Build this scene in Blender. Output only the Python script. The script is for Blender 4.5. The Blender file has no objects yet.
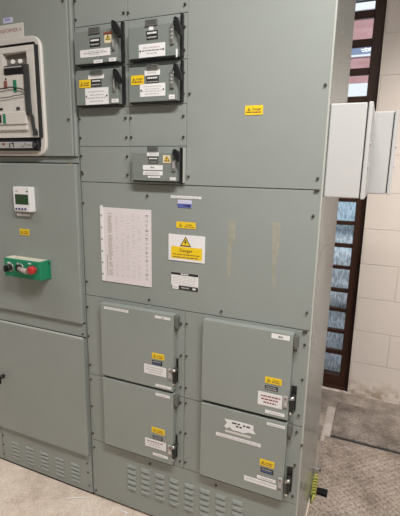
import bpy, bmesh, math, random
from mathutils import Vector, Matrix
random.seed(7)
SC = bpy.context.scene
COL = SC.collection

# ------------------------------------------------------------------ camera (solved from the panel grid)
FPX = 416.4
CAM = Vector((1.1386, -1.4025, 1.5645))
yaw, pit, roll = math.radians(-23.122), math.radians(-12.128), math.radians(1.0656)
_w = Vector((math.sin(yaw)*math.cos(pit), math.cos(yaw)*math.cos(pit), math.sin(pit)))
_r = Vector((math.cos(yaw), -math.sin(yaw), 0)); _u = _r.cross(_w)
_r, _u = math.cos(roll)*_r + math.sin(roll)*_u, -math.sin(roll)*_r + math.cos(roll)*_u
cd = bpy.data.cameras.new('camera'); cam = bpy.data.objects.new('camera', cd); COL.objects.link(cam)
cd.sensor_fit = 'HORIZONTAL'; cd.sensor_width = 36; cd.lens = FPX*36/400; cd.clip_start = .02
M3 = Matrix((_r, _u, -_w)).transposed()
cam.matrix_world = Matrix.Translation(CAM) @ M3.to_4x4()
SC.camera = cam

def at(px, py, Y=0.0):
    """measured photo point -> (x, z) on the upright plane y = Y"""
    d = _w + _r*((px-200)/FPX) - _u*((py-258)/FPX)
    t = (Y-CAM.y)/d.y
    return CAM.x+d.x*t, CAM.z+d.z*t

# ------------------------------------------------------------------ materials
MATS = {}
def mat(name, col, rough=.5, metal=0, spec=.5, noise=0, nscale=8, bump=0, bscale=60, emit=None, coat=0):
    m = bpy.data.materials.new(name); m.use_nodes = True
    nt = m.node_tree; b = nt.nodes['Principled BSDF']
    b.inputs['Base Color'].default_value = (*col, 1)
    b.inputs['Roughness'].default_value = rough
    b.inputs['Metallic'].default_value = metal
    b.inputs['Specular IOR Level'].default_value = spec
    if coat: b.inputs['Coat Weight'].default_value = coat
    if emit:
        b.inputs['Emission Color'].default_value = (*emit[0], 1); b.inputs['Emission Strength'].default_value = emit[1]
    tc = nt.nodes.new('ShaderNodeTexCoord')
    if noise:
        n = nt.nodes.new('ShaderNodeTexNoise'); n.inputs['Scale'].default_value = nscale
        n.inputs['Detail'].default_value = 6; n.inputs['Roughness'].default_value = .65
        nt.links.new(tc.outputs['Object'], n.inputs['Vector'])
        r = nt.nodes.new('ShaderNodeValToRGB')
        r.color_ramp.elements[0].position = .3; r.color_ramp.elements[1].position = .7
        r.color_ramp.elements[0].color = (*[c*(1-noise) for c in col], 1)
        r.color_ramp.elements[1].color = (*[min(1, c*(1+noise)) for c in col], 1)
        nt.links.new(n.outputs['Fac'], r.inputs['Fac']); nt.links.new(r.outputs['Color'], b.inputs['Base Color'])
    if bump:
        n2 = nt.nodes.new('ShaderNodeTexNoise'); n2.inputs['Scale'].default_value = bscale
        nt.links.new(tc.outputs['Object'], n2.inputs['Vector'])
        bp = nt.nodes.new('ShaderNodeBump'); bp.inputs['Strength'].default_value = bump; bp.inputs['Distance'].default_value = .002
        nt.links.new(n2.outputs['Fac'], bp.inputs['Height']); nt.links.new(bp.outputs['Normal'], b.inputs['Normal'])
    MATS[name] = m
    return m
PAINT = mat('grey_green_paint', (.278, .298, .277), .36, noise=.035, nscale=3, bump=.05, bscale=150)
PAINTE = mat('pale_highlight_edge', (.46, .46, .42), .35)  # paler paint that carries the edge highlights
PAINTD = mat('darker_door_paint', (.205, .226, .208), .36, noise=.035, nscale=3)
DARK = mat('dark_gap_and_shade', (.015, .015, .014), .7)
BLACK = mat('black_plastic', (.012, .012, .013), .38)
INK = mat('black_ink', (.02, .02, .02), .6)
GREYINK = mat('grey_ink', (.24, .23, .24), .7)
PALEINK = mat('pale_grey_ink', (.52, .48, .49), .7)
FAINT = mat('faint_print', (.58, .52, .53), .5)
FAINTB = mat('faint_beige_print', (.54, .48, .44), .5)
BROWNINK = mat('brown_ink', (.16, .11, .03), .6)
REDINK = mat('red_ink', (.45, .07, .09), .6)
WHITE = mat('white_label', (.80, .78, .775), .45)
CREAM = mat('cream_plastic', (.67, .63, .58), .42)
YEL = mat('yellow_label', (.86, .58, .015), .45)
BLUE = mat('blue_label', (.10, .12, .40), .45)
LILAC = mat('lilac_label', (.62, .62, .80), .45)
BOLT = mat('dark_bolt', (.085, .07, .055), .42, metal=.5)
STEEL = mat('steel', (.55, .54, .52), .3, metal=.9)
DULL = mat('dull_grey_hinge', (.13, .13, .12), .5)
GREYP = mat('grey_plastic', (.05, .05, .048), .45)
LGREY = mat('light_grey_plastic', (.42, .41, .40), .5)
RED = mat('red_plastic', (.5, .03, .03), .35)
DRED = mat('dull_red', (.26, .08, .06), .5)
GREEN = mat('green_paint', (.015, .235, .115), .4)
GREENL = mat('green_indicator', (.02, .20, .11), .5)
DUSTG = mat('dusty_pale_top', (.60, .56, .44), .8, noise=.15, nscale=60)
LCD = mat('green_lcd', (.035, .07, .03), .25)
BLUEB = mat('blue_button', (.04, .04, .16), .4)
BOXW = mat('white_powder_coat', (.49, .48, .47), .5, bump=.05, bscale=300)
SLEEVE = mat('paper_in_sleeve', (.76, .69, .70), .3)
RUST = mat('rust_mark', (.16, .11, .06), .7)
TAPE = mat('tape_glue', (.325, .315, .262), .55, noise=.12, nscale=30)
EARTHY = mat('earth_yellow', (.40, .37, .07), .5)
RUBBER = mat('black_rubber', (.008, .008, .008), .8, spec=.15)
EARTHG = mat('earth_green', (.12, .22, .05), .5)
FRAME = mat('brown_window_frame', (.042, .018, .011), .5, spec=.2)
LAMPG = mat('pale_lens', (.95, .92, .88), .3)
RECESS = mat('dark_recess', (.20, .175, .145), .6)  # dark brown backing of the breaker recess

# ------------------------------------------------------------------ mesh helpers
class MB:
    def __init__(s): s.bm = bmesh.new(); s.mats = []
    def mi(s, m):
        if m not in s.mats: s.mats.append(m)
        return s.mats.index(m)
    def _fin(s, geom_faces, m):
        i = s.mi(m)
        for f in geom_faces: f.material_index = i
    def box(s, x0, x1, y0, y1, z0, z1, m, bev=0, seg=2):
        t = bmesh.new()
        bmesh.ops.create_cube(t, size=1)
        bmesh.ops.scale(t, vec=(abs(x1-x0), abs(y1-y0), abs(z1-z0)), verts=t.verts)
        bmesh.ops.translate(t, vec=((x0+x1)/2, (y0+y1)/2, (z0+z1)/2), verts=t.verts)
        if bev: bmesh.ops.bevel(t, geom=t.edges[:], offset=bev, segments=seg, affect='EDGES', profile=.5)
        s.merge(t, m); return s
    def merge(s, t, m, keep=False):
        i = s.mi(m)
        vm = {}
        for v in t.verts: vm[v] = s.bm.verts.new(v.co)
        for f in t.faces:
            try:
                nf = s.bm.faces.new([vm[v] for v in f.verts]); nf.material_index = i; nf.smooth = f.smooth
            except ValueError: pass
        t.free()
    def prism(s, pts, y0, y1, m, bev=0):
        """pts (x,z) outline at front y0 extruded back to y1"""
        t = bmesh.new()
        a = sum(pts[i][0]*pts[(i+1) % len(pts)][1]-pts[(i+1) % len(pts)][0]*pts[i][1] for i in range(len(pts)))
        if a < 0: pts = pts[::-1]
        A = [t.verts.new((x, y0, z)) for x, z in pts]; B = [t.verts.new((x, y1, z)) for x, z in pts]
        t.faces.new(A); t.faces.new(B[::-1])
        n = len(pts)
        for i in range(n): t.faces.new((A[i], B[i], B[(i+1) % n], A[(i+1) % n]))
        bmesh.ops.recalc_face_normals(t, faces=t.faces)
        if bev: bmesh.ops.bevel(t, geom=[e for e in t.edges if abs(e.verts[0].co.y-y0) < 1e-6 and abs(e.verts[1].co.y-y0) < 1e-6], offset=bev, segments=2, affect='EDGES')
        s.merge(t, m); return s
    def cyl(s, p, q, r, m, n=14, r2=None, smooth=True):
        p, q = Vector(p), Vector(q); d = q-p
        t = bmesh.new()
        bmesh.ops.create_cone(t, cap_ends=True, segments=n, radius1=r, radius2=r if r2 is None else r2, depth=d.length)
        bmesh.ops.transform(t, matrix=Matrix.Translation((p+q)/2) @ d.to_track_quat('Z', 'Y').to_matrix().to_4x4(), verts=t.verts)
        for f in t.faces: f.smooth = smooth and len(f.verts) == 4
        s.merge(t, m); return s
    def dome(s, c, r, m, sc=(1, 1, 1)):
        t = bmesh.new(); bmesh.ops.create_uvsphere(t, u_segments=16, v_segments=10, radius=r)
        bmesh.ops.scale(t, vec=sc, verts=t.verts); bmesh.ops.translate(t, vec=c, verts=t.verts)
        for f in t.faces: f.smooth = True
        s.merge(t, m); return s
    def tube(s, pts, r, m, n=8, mats=None):
        pts = [Vector(p) for p in pts]; rings = []
        up = Vector((0, 0, 1))
        for i, p in enumerate(pts):
            d = (pts[min(i+1, len(pts)-1)]-pts[max(i-1, 0)]).normalized()
            a = d.cross(up)
            if a.length < .05: a = d.cross(Vector((1, 0, 0)))
            a.normalize(); b = d.cross(a)
            rings.append([s.bm.verts.new(p+a*math.cos(2*math.pi*k/n)*r+b*math.sin(2*math.pi*k/n)*r) for k in range(n)])
        for i in range(len(rings)-1):
            for k in range(n):
                f = s.bm.faces.new((rings[i][k], rings[i][(k+1) % n], rings[i+1][(k+1) % n], rings[i+1][k]))
                f.smooth = True
                f.material_index = s.mi(m if not mats else mats[(k//2) % len(mats)])
        for e in (rings[0][::-1], rings[-1]):
            s.bm.faces.new(e).material_index = s.mi(m)
        return s
    def text(s, body, x0, z0, y, h, m, maxw=None, align='c'):
        c = bpy.data.curves.new('t', 'FONT'); c.body = body; c.size = 1; c.fill_mode = 'FRONT'; c.resolution_u = 2
        o = bpy.data.objects.new('t', c); COL.objects.link(o)
        dg = bpy.context.evaluated_depsgraph_get(); me = bpy.data.meshes.new_from_object(o.evaluated_get(dg))
        t = bmesh.new(); t.from_mesh(me)
        bpy.data.objects.remove(o); bpy.data.curves.remove(c); bpy.data.meshes.remove(me)
        xs = [v.co.x for v in t.verts]; w = max(xs)-min(xs); mx = min(xs)
        kz = h/.72; kx = kz if not maxw else min(kz, maxw/w) if w*kz > maxw else kz
        off = {'c': -w*kx/2, 'l': 0, 'r': -w*kx}[align]
        for v in t.verts: v.co = Vector((x0+off+(v.co.x-mx)*kx, y, z0+v.co.y*kz))
        for f in t.faces:
            f.normal_update()
            if f.normal.y > 0: f.normal_flip()
        s.merge(t, m); return s
    def build(s, name, parent=None, origin=None, smooth=False):
        me = bpy.data.meshes.new(name)
        org = Vector(parent['_o']) if parent is not None else Vector(origin or (0, 0, 0))
        for v in s.bm.verts: v.co -= org
        s.bm.to_mesh(me); s.bm.free()
        for m in s.mats: me.materials.append(m)
        o = bpy.data.objects.new(name, me); COL.objects.link(o)
        o['_o'] = tuple(org)
        if parent is not None: o.parent = parent
        else: o.location = org
        return o
def rrect(x0, x1, z0, z1, r, n=6):
    out = []
    for cx, cz, a0 in ((x1-r, z1-r, 0), (x0+r, z1-r, 90), (x0+r, z0+r, 180), (x1-r, z0+r, 270)):
        for k in range(n+1):
            a = math.radians(a0+90*k/n); out.append((cx+r*math.cos(a), cz+r*math.sin(a)))
    return out
def thing(name, label, cat, loc, group=None):
    o = bpy.data.objects.new(name, None); COL.objects.link(o); o.location = loc; o['_o'] = tuple(loc)
    o.empty_display_size = .1
    return tag(o, label, cat, group)
def tag(o, label, cat, group=None):
    o['label'] = label; o['category'] = cat
    if group: o['group'] = group
    return o
def struct(o): o['kind'] = 'structure'; return o

# ------------------------------------------------------------------ labels
def dashes(mb, x0, x1, z, h, y, m, wmin=.006, wmax=.016, gap=.0022):
    x = x0
    while x < x1-wmin*.6:
        w = min(random.uniform(wmin, wmax), x1-x)
        mb.box(x, x+w, y-.0003, y, z-h/2, z+h/2, m); x += w+gap
YB = -.0302
def lab(name, parent, tl, br, Y, bg, lines=(), tri=None, origin=False, label=None, thick=.0012, screws=False, texts=()):
    """flat plate from its measured top-left and bottom-right corners. lines: (v, x0, x1, h, material) as fractions"""
    g = .9 if abs(Y-YB) < .001 else 0
    x0, z1 = at(tl[0], tl[1]-g, Y); x1, z0 = at(br[0], br[1]+g, Y)
    yf = Y-thick
    mb = MB().box(x0, x1, yf, Y, z0, z1, bg)
    W, H = x1-x0, z1-z0
    for v, a, b, h, m in lines:
        dashes(mb, x0+a*W, x0+b*W, z1-v*H, h*H, yf-.0002, m, W*.06, W*.16, W*.025)
    if tri:
        u, v, sz, c1, c2 = tri
        cx, cz, sz = x0+u*W, z1-v*H, sz*H
        mb.prism([(cx-sz*.58, cz-sz*.4), (cx+sz*.58, cz-sz*.4), (cx, cz+sz*.6)], yf-.0003, yf, c1)
        s2 = sz*.66
        mb.prism([(cx-s2*.58, cz-s2*.4), (cx+s2*.58, cz-s2*.4), (cx, cz+s2*.6)], yf-.0006, yf-.0003, c2)
        s3 = sz*.24
        mb.prism([(cx-.2*s3, cz+s3), (cx+.5*s3, cz+s3), (cx+.2*s3, cz+.2*s3), (cx+.6*s3, cz+.2*s3), (cx-.3*s3, cz-1.2*s3), (cx, cz-.1*s3), (cx-.5*s3, cz-.1*s3)], yf-.0009, yf-.0006, c1)
    for body, u, v, h, m, mw in texts:
        mb.text(body, x0+u*W, z1-v*H, yf-.0007, h*H, m, maxw=mw*W)
    if screws:
        for u in (.06, .94):
            mb.cyl((x0+u*W, yf-.002, (z0+z1)/2), (x0+u*W, yf, (z0+z1)/2), .003, BOLT, 10)
    o = mb.build(name, parent, ((x0+x1)/2, Y, (z0+z1)/2) if parent is None else None)
    if label: o['label'] = label
    return o
YLINES = ((.36, .45, .92, .2, INK), (.70, .45, .92, .13, DRED))
def danger(name, parent, tl, br, Y, label='yellow danger sticker', **k):
    return lab(name, parent, tl, br, Y, YEL, ((.72, .42, .92, .14, DRED),), tri=(.22, .55, .55, INK, YEL),
               texts=(('Danger', .67, .5, .26, INK, .5),), label=label, **k)

def screw(px, py, parent, Y=0.0, r=.0042):
    x, z = at(px, py, Y)
    x = min(x, -.0095) if parent is not cab else max(x, .0095)
    return MB().cyl((x, Y-.0015, z), (x, Y, z), r*1.25, DULL, 14).cyl((x, Y-.0075, z), (x, Y-.0015, z), r*.85, BOLT, 6, smooth=False).build('screw', parent)

def panel(name, parent, x0, x1, z0, z1, y0=0.0, y1=.0035, bev=.0012, m=None):
    return MB().box(x0, x1, y0, y1, z0, z1, m or PAINT, bev).build(name, parent)

# ================================================================== THE PANELLED CABINET (middle)
W = .9656
cab = thing('switchgear_cabinet', 'tall grey-green switchgear cabinet with small isolator doors above and four square doors below', 'electrical cabinet', (W/2, .29, 0))
cb = MB().box(.001, W-.003, .0035, .578, .012, 2.30, PAINT)
for z in (1.503, 1.019, .645, .312): cb.box(.004, W-.004, .0030, .0037, z-.0010, z+.0010, DARK)
for z in (2.080, 1.934, 1.788, 1.642): cb.box(.004, .4785, .0030, .0037, z-.0010, z+.0010, DARK)
cb.build('carcass', cab)
xa, xb, xc = (.003, .2391), (.2409, .4772), (.4790, W)
rows = [(2.0808, 2.30), (1.9348, 2.0792), (1.7888, 1.9332), (1.6428, 1.7872), (1.5040, 1.6412)]
for z0, z1 in rows:
    for xx in (xa, xb): panel('cover_panel', cab, *xx, z0, z1)
panel('cover_panel', cab, *xc, 1.5045, 2.30)
panel('cover_panel', cab, .003, W, 1.0205, 1.5015)
for z0, z1 in ((.6465, 1.0175), (.3135, .6435)):
    panel('cover_panel', cab, .003, .4800, z0, z1); panel('cover_panel', cab, .4825, W, z0, z1)
pl = MB().box(.003, W, 0, .0035, .014, .3105, PAINT, .001)
def louvre(mb, x0, w, z, h=.017, d=.008):
    t = bmesh.new()
    prof = [(0, z+h/2), (-d*.55, z+h*.22), (-d, z-h*.22), (-d*.9, z-h*.42), (0, z-h*.32)]
    n = len(prof); e = .006
    A = [t.verts.new((x0+(e if y < 0 else 0), y, zz)) for y, zz in prof]; B = [t.verts.new((x0+w-(e if y < 0 else 0), y, zz)) for y, zz in prof]
    for i in range(n-1): t.faces.new((A[i], A[i+1], B[i+1], B[i]))
    t.faces.new(A[::-1]); t.faces.new(B)
    t.faces.new((A[n-1], A[0], B[0], B[n-1]))
    bmesh.ops.recalc_face_normals(t, faces=t.faces)
    mb.merge(t, PAINT)
for i in range(8):
    for k in range(5): louvre(pl, .197+i*.0722, .049, .238-.0285*k)
pl.build('plinth_panel', cab)
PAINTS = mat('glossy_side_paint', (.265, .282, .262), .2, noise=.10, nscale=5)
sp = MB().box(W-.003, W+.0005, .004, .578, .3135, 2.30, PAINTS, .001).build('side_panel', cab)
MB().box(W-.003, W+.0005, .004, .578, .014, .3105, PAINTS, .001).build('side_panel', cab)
MB().box(W-.006, W-.0005, -.0012, .006, .015, 2.30, PAINTE, .0012).build('edge_highlight', cab)  # paler strip paints the highlight on the cabinet's front edge
for x in (.03, W-.03):
    MB().box(x-.02, x+.02, .01, .05, 0, .014, DARK).build('foot', cab)

SCR = [(73.2,1.7),(73.6,20.6),(79,119),(79.6,138),(80.4,156),(81.2,172),(123.9,13),(128.4,13),(124.2,35),(124.6,56),(125,77.5),(125.5,99),
 (125.8,118),(131,118),(126.8,137.4),(131.6,137.4),(127.4,156.4),(127.8,175),(185.3,4.4),(184.8,27),(184.4,50),(184,72.6),(183.6,93.8),(189.8,93.8),
 (183.6,116),(183.6,137),(183.2,156.6),(183.2,176.6),(188.6,176.6),(325.5,85),(317.8,178.5),(313.2,216),(307,312.7),(83.5,203),(83,174),(87,281.5),
 (147.5,195.7),(149.5,299.5),(221.5,311.3),(304.7,344.8),(302.4,379.7),(298.7,415.3),(296.8,432),(294.8,465),(292.6,496),
 (181.3,323.6),(186.7,323.8),(181.2,355.3),(186.4,356),(180.7,387),(186,387.8),(180.7,402.4),(186,403),(180.7,432),(185.8,433.2),(180.2,461),(185.4,462),
 (87.8,306.8),(88.8,336),(90.5,364.6),(91.2,379),(92.2,406),(93.2,433),(94.4,447),(96.4,490),(150,463.6),(216,485),(302,445)]
for a in SCR: screw(*a, cab)
for a in ((303.9,331.8),(306.2,332.1),(315.6,190.5),(318.2,190.5)): screw(*a, cab, r=.0042)

# ---- five small isolator doors
def small_door(x0, x1, z0, z1, zrow):
    D = MB().box(x0, x1, -.034, -.0005, z0, z1, PAINTD, .0018)
    D.box(x0+.002, x1-.004, -.0300, -.0005, z0-.0045, z0-.0004, DARK)  # dark strip stands in for the shadow under the door
    d = D.build('isolator_door', cab)
    b = MB().box(x1+.0015, x1+.0115, -.012, -.0005, zrow[0]+.004, zrow[1]-.004, BLACK, .001)
    b.build('slot_plate', d)
    return d
def lever(d, pts, Y=-.050, silver=None):
    P = [at(*p, Y) for p in pts]
    o = MB().prism(P, Y-.003, Y+.009, BLACK, .002)
    cx, cz = P[-1]
    o.cyl((cx, Y+.006, cz+.006), (cx, -.008, cz+.006), .006, BLACK)
    o.build('handle', d)
    if silver:
        x0, z1 = at(*silver[0], -.036); x1, z0 = at(*silver[1], -.036)
        s = MB().box(x0, x1, -.041, -.034, z0, z1, STEEL, .0015)
        for k in range(3):
            zz = z1-(z1-z0)*(.2+.22*k); s.box(x0+.003, x1-.003, -.0416, -.041, zz-.004, zz+.002, LGREY)
        s.build('padlock_hasp', d)
YD = -.0342
BL = ((.5, .12, .9, .36, LGREY),)
def black2(d, a, b, c, e):
    lab('label', d, a, b, YD, INK, ((.5, .10, .92, .42, WHITE),), label='black label strip')
    lab('label', d, c, e, YD, INK, ((.5, .08, .94, .32, LGREY),), label='black label strip')
def plate(d, tl, br): # grey window plate at the top of the small door
    x0, z1 = at(*tl, YD); x1, z0 = at(*br, YD)
    o = MB().box(x0, x1, -.039, YD, z0, z1, DULL, .001)
    for k in range(3): o.box(x0+.003, x1-.003, -.0395, -.039, z0+(z1-z0)*(.25+.25*k), z0+(z1-z0)*(.33+.25*k), GREYP)
    o.build('flap', d)
TXT3 = ((.28, .16, .84, .09, PALEINK), (.5, .12, .88, .09, GREYINK), (.72, .3, .7, .09, PALEINK))
TXT4 = ((.22, .15, .85, .07, PALEINK), (.42, .2, .8, .07, PALEINK), (.6, .1, .9, .07, PALEINK), (.8, .2, .8, .07, PALEINK))
TXT1 = ((.5, .2, .8, .25, PALEINK),)

d1 = small_door(.024, .2155, 1.940, 2.052, rows[1])
plate(d1, (88.9,28.2), (100.3,33.2))
black2(d1, (89.8,38.7), (100.3,42), (90,42.8), (100.3,46))
lab('label', d1, (80.2,50.7), (110.4,55.0), YD, WHITE, TXT3, label='long white label')
lab('warning_label', d1, (104.4,34.2), (111.6,42.6), YD, mat('pale_yellow', (.72, .62, .40), .5), tri=(.5, .42, .62, INK, YEL), label='pale warning sticker with triangle')
lab('label', d1, (103.6,32.2), (112,34.1), YD, DRED, label='dull red strip')
lab('label', d1, (93.8,60.2), (102.6,62.6), YD, WHITE, TXT1)
lab('label', d1, (109,58), (116.2,61), YD, WHITE, TXT1)
lever(d1, [(111.2,20.6),(113,19.8),(115.2,21.2),(120.2,30),(120.6,36.5),(118.6,37.6),(114,32),(111.4,26.5)], silver=((112.2,39),(115.2,50)))

d2 = small_door(.262, .4545, 1.940, 2.043, rows[1])
plate(d2, (145.4,20.4), (157.6,25.2))
lab('label', d2, (148.9,26), (153.4,30), YD, WHITE)
black2(d2, (146.3,31.4), (157.8,34.5), (146.8,35.6), (158,38.9))
lab('label', d2, (139.0,45.0), (165.2,55.6), YD, WHITE, TXT3, screws=True, label='white label plate with two fixing screws')
lever(d2, [(173.6,17.4),(175.2,16.2),(177.2,17.2),(181,28),(181.2,34.4),(179.2,35),(175.4,29.5),(173.6,23)], silver=((170.6,26.3),(174,44)))
lab('label', d2, (176,49), (177.6,57), YD, WHITE)

d3 = small_door(.024, .2160, 1.7935, 1.917, rows[2])
plate(d3, (90.4,70.2), (103,74.6))
lab('label', d3, (88.3,75.4), (104,78.2), YD, WHITE, TXT1)
black2(d3, (91.3,79.7), (101.2,82.2), (91.3,83.3), (101.6,86))
lab('label', d3, (85.2,88.6), (108.8,103.9), YD, WHITE, TXT4, screws=True, label='large white label plate with two fixing screws')
danger('warning_label', d3, (79.3,80.4), (90.8,87.5), YD-.0004)
lab('label', d3, (111.7,99), (118.6,102.2), YD, WHITE, TXT1)
lever(d3, [(112.8,69.4),(114.4,68.4),(116.4,69.6),(120.6,77.6),(120.8,83),(118.8,83.6),(115,79),(112.9,74)], silver=((113,78.5),(115.6,91.5)))

d4 = small_door(.262, .4555, 1.795, 1.912, rows[2])
plate(d4, (147,65.2), (158.4,69.6))
lab('label', d4, (144.6,70.7), (160,74.8), YD, WHITE, TXT1)
black2(d4, (146.4,76.4), (158.6,79.3), (146.8,80.6), (158.6,83))
lab('label', d4, (140,84.4), (165.3,95.6), YD, WHITE, TXT4, screws=True, label='white label plate with two fixing screws')
danger('warning_label', d4, (131.2,76), (144,84.4), YD)
lab('label', d4, (169,94.8), (174.6,98.8), YD, WHITE, TXT1)
lever(d4, [(173.2,64.5),(174.8,63.2),(176.6,64),(180.8,73),(181.2,79.2),(179.4,80),(175.4,75.5),(173.4,70)], silver=((170.4,72),(174,88)))

d5 = small_door(.270, .4560, 1.5165, 1.618, rows[4])
plate(d5, (147.6,146.8), (158.2,151.8))
lab('label', d5, (147,152.4), (158.8,156), YD, WHITE, TXT1)
black2(d5, (148.2,157.2), (158.2,160), (149,160.7), (158.2,163.3))
lab('label', d5, (143,165), (162.8,170.1), YD, WHITE, ((.5, .4, .6, .3, GREYINK),))
lab('label', d5, (143.2,170.8), (162.6,175.4), YD, WHITE, ((.3, .1, .9, .2, PALEINK), (.7, .1, .9, .2, PALEINK)))
lab('label', d5, (148,175.8), (160.2,178), YD, WHITE, TXT1)
lab('warning_label', d5, (163,155.2), (170.8,163), YD, MATS['pale_yellow'], tri=(.5, .5, .75, INK, YEL), label='pale warning sticker with triangle')
lab('label', d5, (170,177.2), (175.6,180.4), YD, WHITE, TXT1)
lever(d5, [(172.6,150),(174.4,149),(176.8,150.5),(179.4,154),(179.6,161.8),(177,161.4),(174.6,157),(172.8,154)], silver=((172.4,160),(175.8,171)))
MB().box(.474, .4765, -.02, -.0005, 1.512, 1.635, PAINTE, .0008).build('slot_edge', d5)

# ---- four square doors
def big_door(x0, x1, z0, z1):
    D = MB().box(x0, x1, -.030, -.0005, z0, z1, PAINT, .0022)
    D.box(x0+.003, x1-.003, -.026, -.0005, z0-.005, z0-.0005, DARK)  # shadow line below the door, modelled as a dark strip
    d = D.build('compartment_door', cab)
    h = MB().box(x1+.0008, x1+.016, -.024, -.0005, z1-.052, z1-.008, DULL, .002)
    h.cyl((x1+.0085, -.022, z1-.062), (x1+.0085, -.022, z1-.048), .0055, BOLT)
    h.build('hinge', d)
    return d
YB = -.0302
def lever_lock(d, slot, x1):
    (ax, ay), (bx, by) = slot
    sx0, sz1 = at(ax, ay, -.004); sx1, sz0 = at(bx, by, -.004)
    sx0 = max(sx0, x1+.002)
    MB().box(sx0, sx1, -.006, -.0005, sz0, sz1, BLACK, .001).build('slot_plate', d)
    cx, cz = (sx0+sx1)/2, (sz0+sz1)/2
    h = MB().cyl((cx, -.004, cz+.012), (cx, -.030, cz+.012), .008, BOLT).box(cx-.007, cx+.006, -.034, -.018, cz-.045, cz+.020, BLACK, .003)
    h.cyl((cx-.010, -.036, cz+.012), (cx+.007, -.036, cz+.018), .0065, STEEL)
    h.cyl((cx-.004, -.034, cz-.048), (cx+.002, -.012, cz-.048), .005, STEEL)
    h.build('handle', d)
    hp = MB().box(x1-.020, x1-.004, -.036, -.0302, cz-.028, cz+.018, LGREY, .0015).cyl((x1-.012, -.039, cz-.016), (x1-.012, -.036, cz-.016), .005, STEEL)
    hp.cyl((x1-.012, -.038, cz+.008), (x1-.012, -.036, cz+.008), .0035, DRED)
    hp.build('lock_plate', d)

e1 = big_door(.099, .4445, .676, 1.004)
lab('label', e1, (103.9,307.2), (128.4,312.0), YB, WHITE, ((.5, .08, .92, .3, PALEINK),), label='long thin white label')
lab('label', e1, (155,316.3), (170.3,319.6), YB, WHITE, ((.5, .4, .6, .4, GREYINK),))
danger('warning_label', e1, (152,353.2), (164.4,359.8), YB)
lab('label', e1, (152.3,360.6), (162.2,365.2), YB, INK, ((.28, .1, .9, .2, LGREY), (.7, .1, .9, .2, BLUE)), label='black label strip')
lab('label', e1, (144.2,364.2), (166.2,376.6), YB, WHITE, ((.25, .1, .9, .1, PALEINK), (.5, .1, .9, .1, PALEINK), (.75, .2, .8, .1, PALEINK)), label='white text label')
lab('label', e1, (155.6,384.4), (171.4,389), YB, WHITE, TXT1)
lever_lock(e1, ((174.6,358), (178.0,383)), .4445)
e2 = big_door(.099, .4445, .335, .664)
lab('label', e2, (155.6,393.4), (169.8,398), YB, WHITE, TXT1)
danger('warning_label', e2, (151.8,427.2), (164.8,434.8), YB)
lab('label', e2, (152.9,435.8), (162.6,440.2), YB, INK, ((.28, .1, .9, .2, LGREY), (.7, .1, .9, .2, LGREY)), label='black label strip')
lab('label', e2, (145.2,438), (166,450.6), YB, WHITE, ((.25, .1, .9, .1, DRED), (.5, .1, .7, .1, PALEINK), (.75, .2, .8, .1, PALEINK)), label='white text label')
lab('label', e2, (152.8,453), (167.8,458.4), YB, WHITE, TXT1)
lever_lock(e2, ((173.6,434), (177.2,457.5)), .4445)
e3 = big_door(.5685, .9095, .676, 1.009)
lab('label', e3, (271.7,334), (289.7,340.2), YB, WHITE, ((.5, .38, .62, .4, GREYINK),))
danger('warning_label', e3, (265.3,377), (281.6,385), YB)
lab('label', e3, (265.2,385.6), (277.8,391), YB, INK, ((.3, .1, .9, .18, LGREY), (.74, .05, .95, .24, LGREY)), label='black label strip')
lab('label', e3, (258.3,391.6), (281.8,408.4), YB, WHITE, ((.26, .12, .92, .11, DRED), (.5, .14, .88, .11, DRED), (.74, .24, .76, .11, DRED)), label='white label with red lettering')
lab('label', e3, (265.2,410.3), (284.4,416.4), YB, WHITE, TXT1)
lever_lock(e3, ((291.3,385.5), (295.3,411)), .9095)
e4 = big_door(.5685, .9095, .335, .6625)
lab('label', e4, (266.8,422.8), (285,428.4), YB, WHITE, ((.5, .1, .9, .25, PALEINK),))
danger('warning_label', e4, (260,459.2), (274.2,468), YB)
lab('label', e4, (260.8,467.8), (273.2,474.4), YB, INK, ((.3, .1, .9, .2, LGREY), (.7, .1, .9, .24, BLUE)), label='black label strip')
lab('label', e4, (257,475.6), (275.6,482.6), YB, WHITE, TXT1)
lab('label', e4, (244.2,476), (276.2,489), YB, WHITE, ((.4, .08, .94, .14, PALEINK),), label='long white label')
# torn label: ragged outline
T = [(224.6,418.6),(238,421.6),(253.4,425.8),(253.2,430.8),(255.6,434.4),(252.2,433.8),(249,432.4),(243,433.2),(238.4,431.2),(233,430.2),(229.6,427),(226.8,428.4),(224.4,425.6),(227,422.6)]
P = [at(*p, YB) for p in T]
tl = MB().prism(P, YB-.0012, YB, WHITE)
for a, b in (((232,422.4),(240,424.6)), ((243,425.6),(251,428)), ((236,426),(244,428.4))):
    x0, z1 = at(*a, YB); x1, z0 = at(*b, YB); dashes(tl, x0, x1, (z0+z1)/2, .006, YB-.0014, INK, .008, .02, .004)
o = tl.build('label', e4); o['label'] = 'torn white label with ragged edges'
lab('label', e4, (225.2,430.6), (250.8,437.6), YB, CREAM, label='cream label strip')
lab('label', e4, (216,432.6), (260.6,446.6), YB-.0006, WHITE, ((.3, .06, .94, .11, PALEINK), (.68, .1, .95, .11, PALEINK)), label='long white label')
lever_lock(e4, ((287.3,466.5), (291.2,492)), .9095)

# tape residue stripes on the middle panel
for pts in ([(228.8,221.5),(233.6,220.6),(236,222),(235,240),(232,246),(230.6,262),(230.4,277),(227,277),(227.2,262),(227.8,240)],
            [(272.8,222.5),(278,221.6),(280.4,224),(279.6,244),(277.4,258),(275.6,266),(274.8,288),(272.4,288),(272.2,262),(272.2,240)]):
    o = MB().prism([at(*p) for p in pts], -.0005, .0004, TAPE).build('tape_residue', cab); o['label'] = 'vertical streak of old tape glue'

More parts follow.
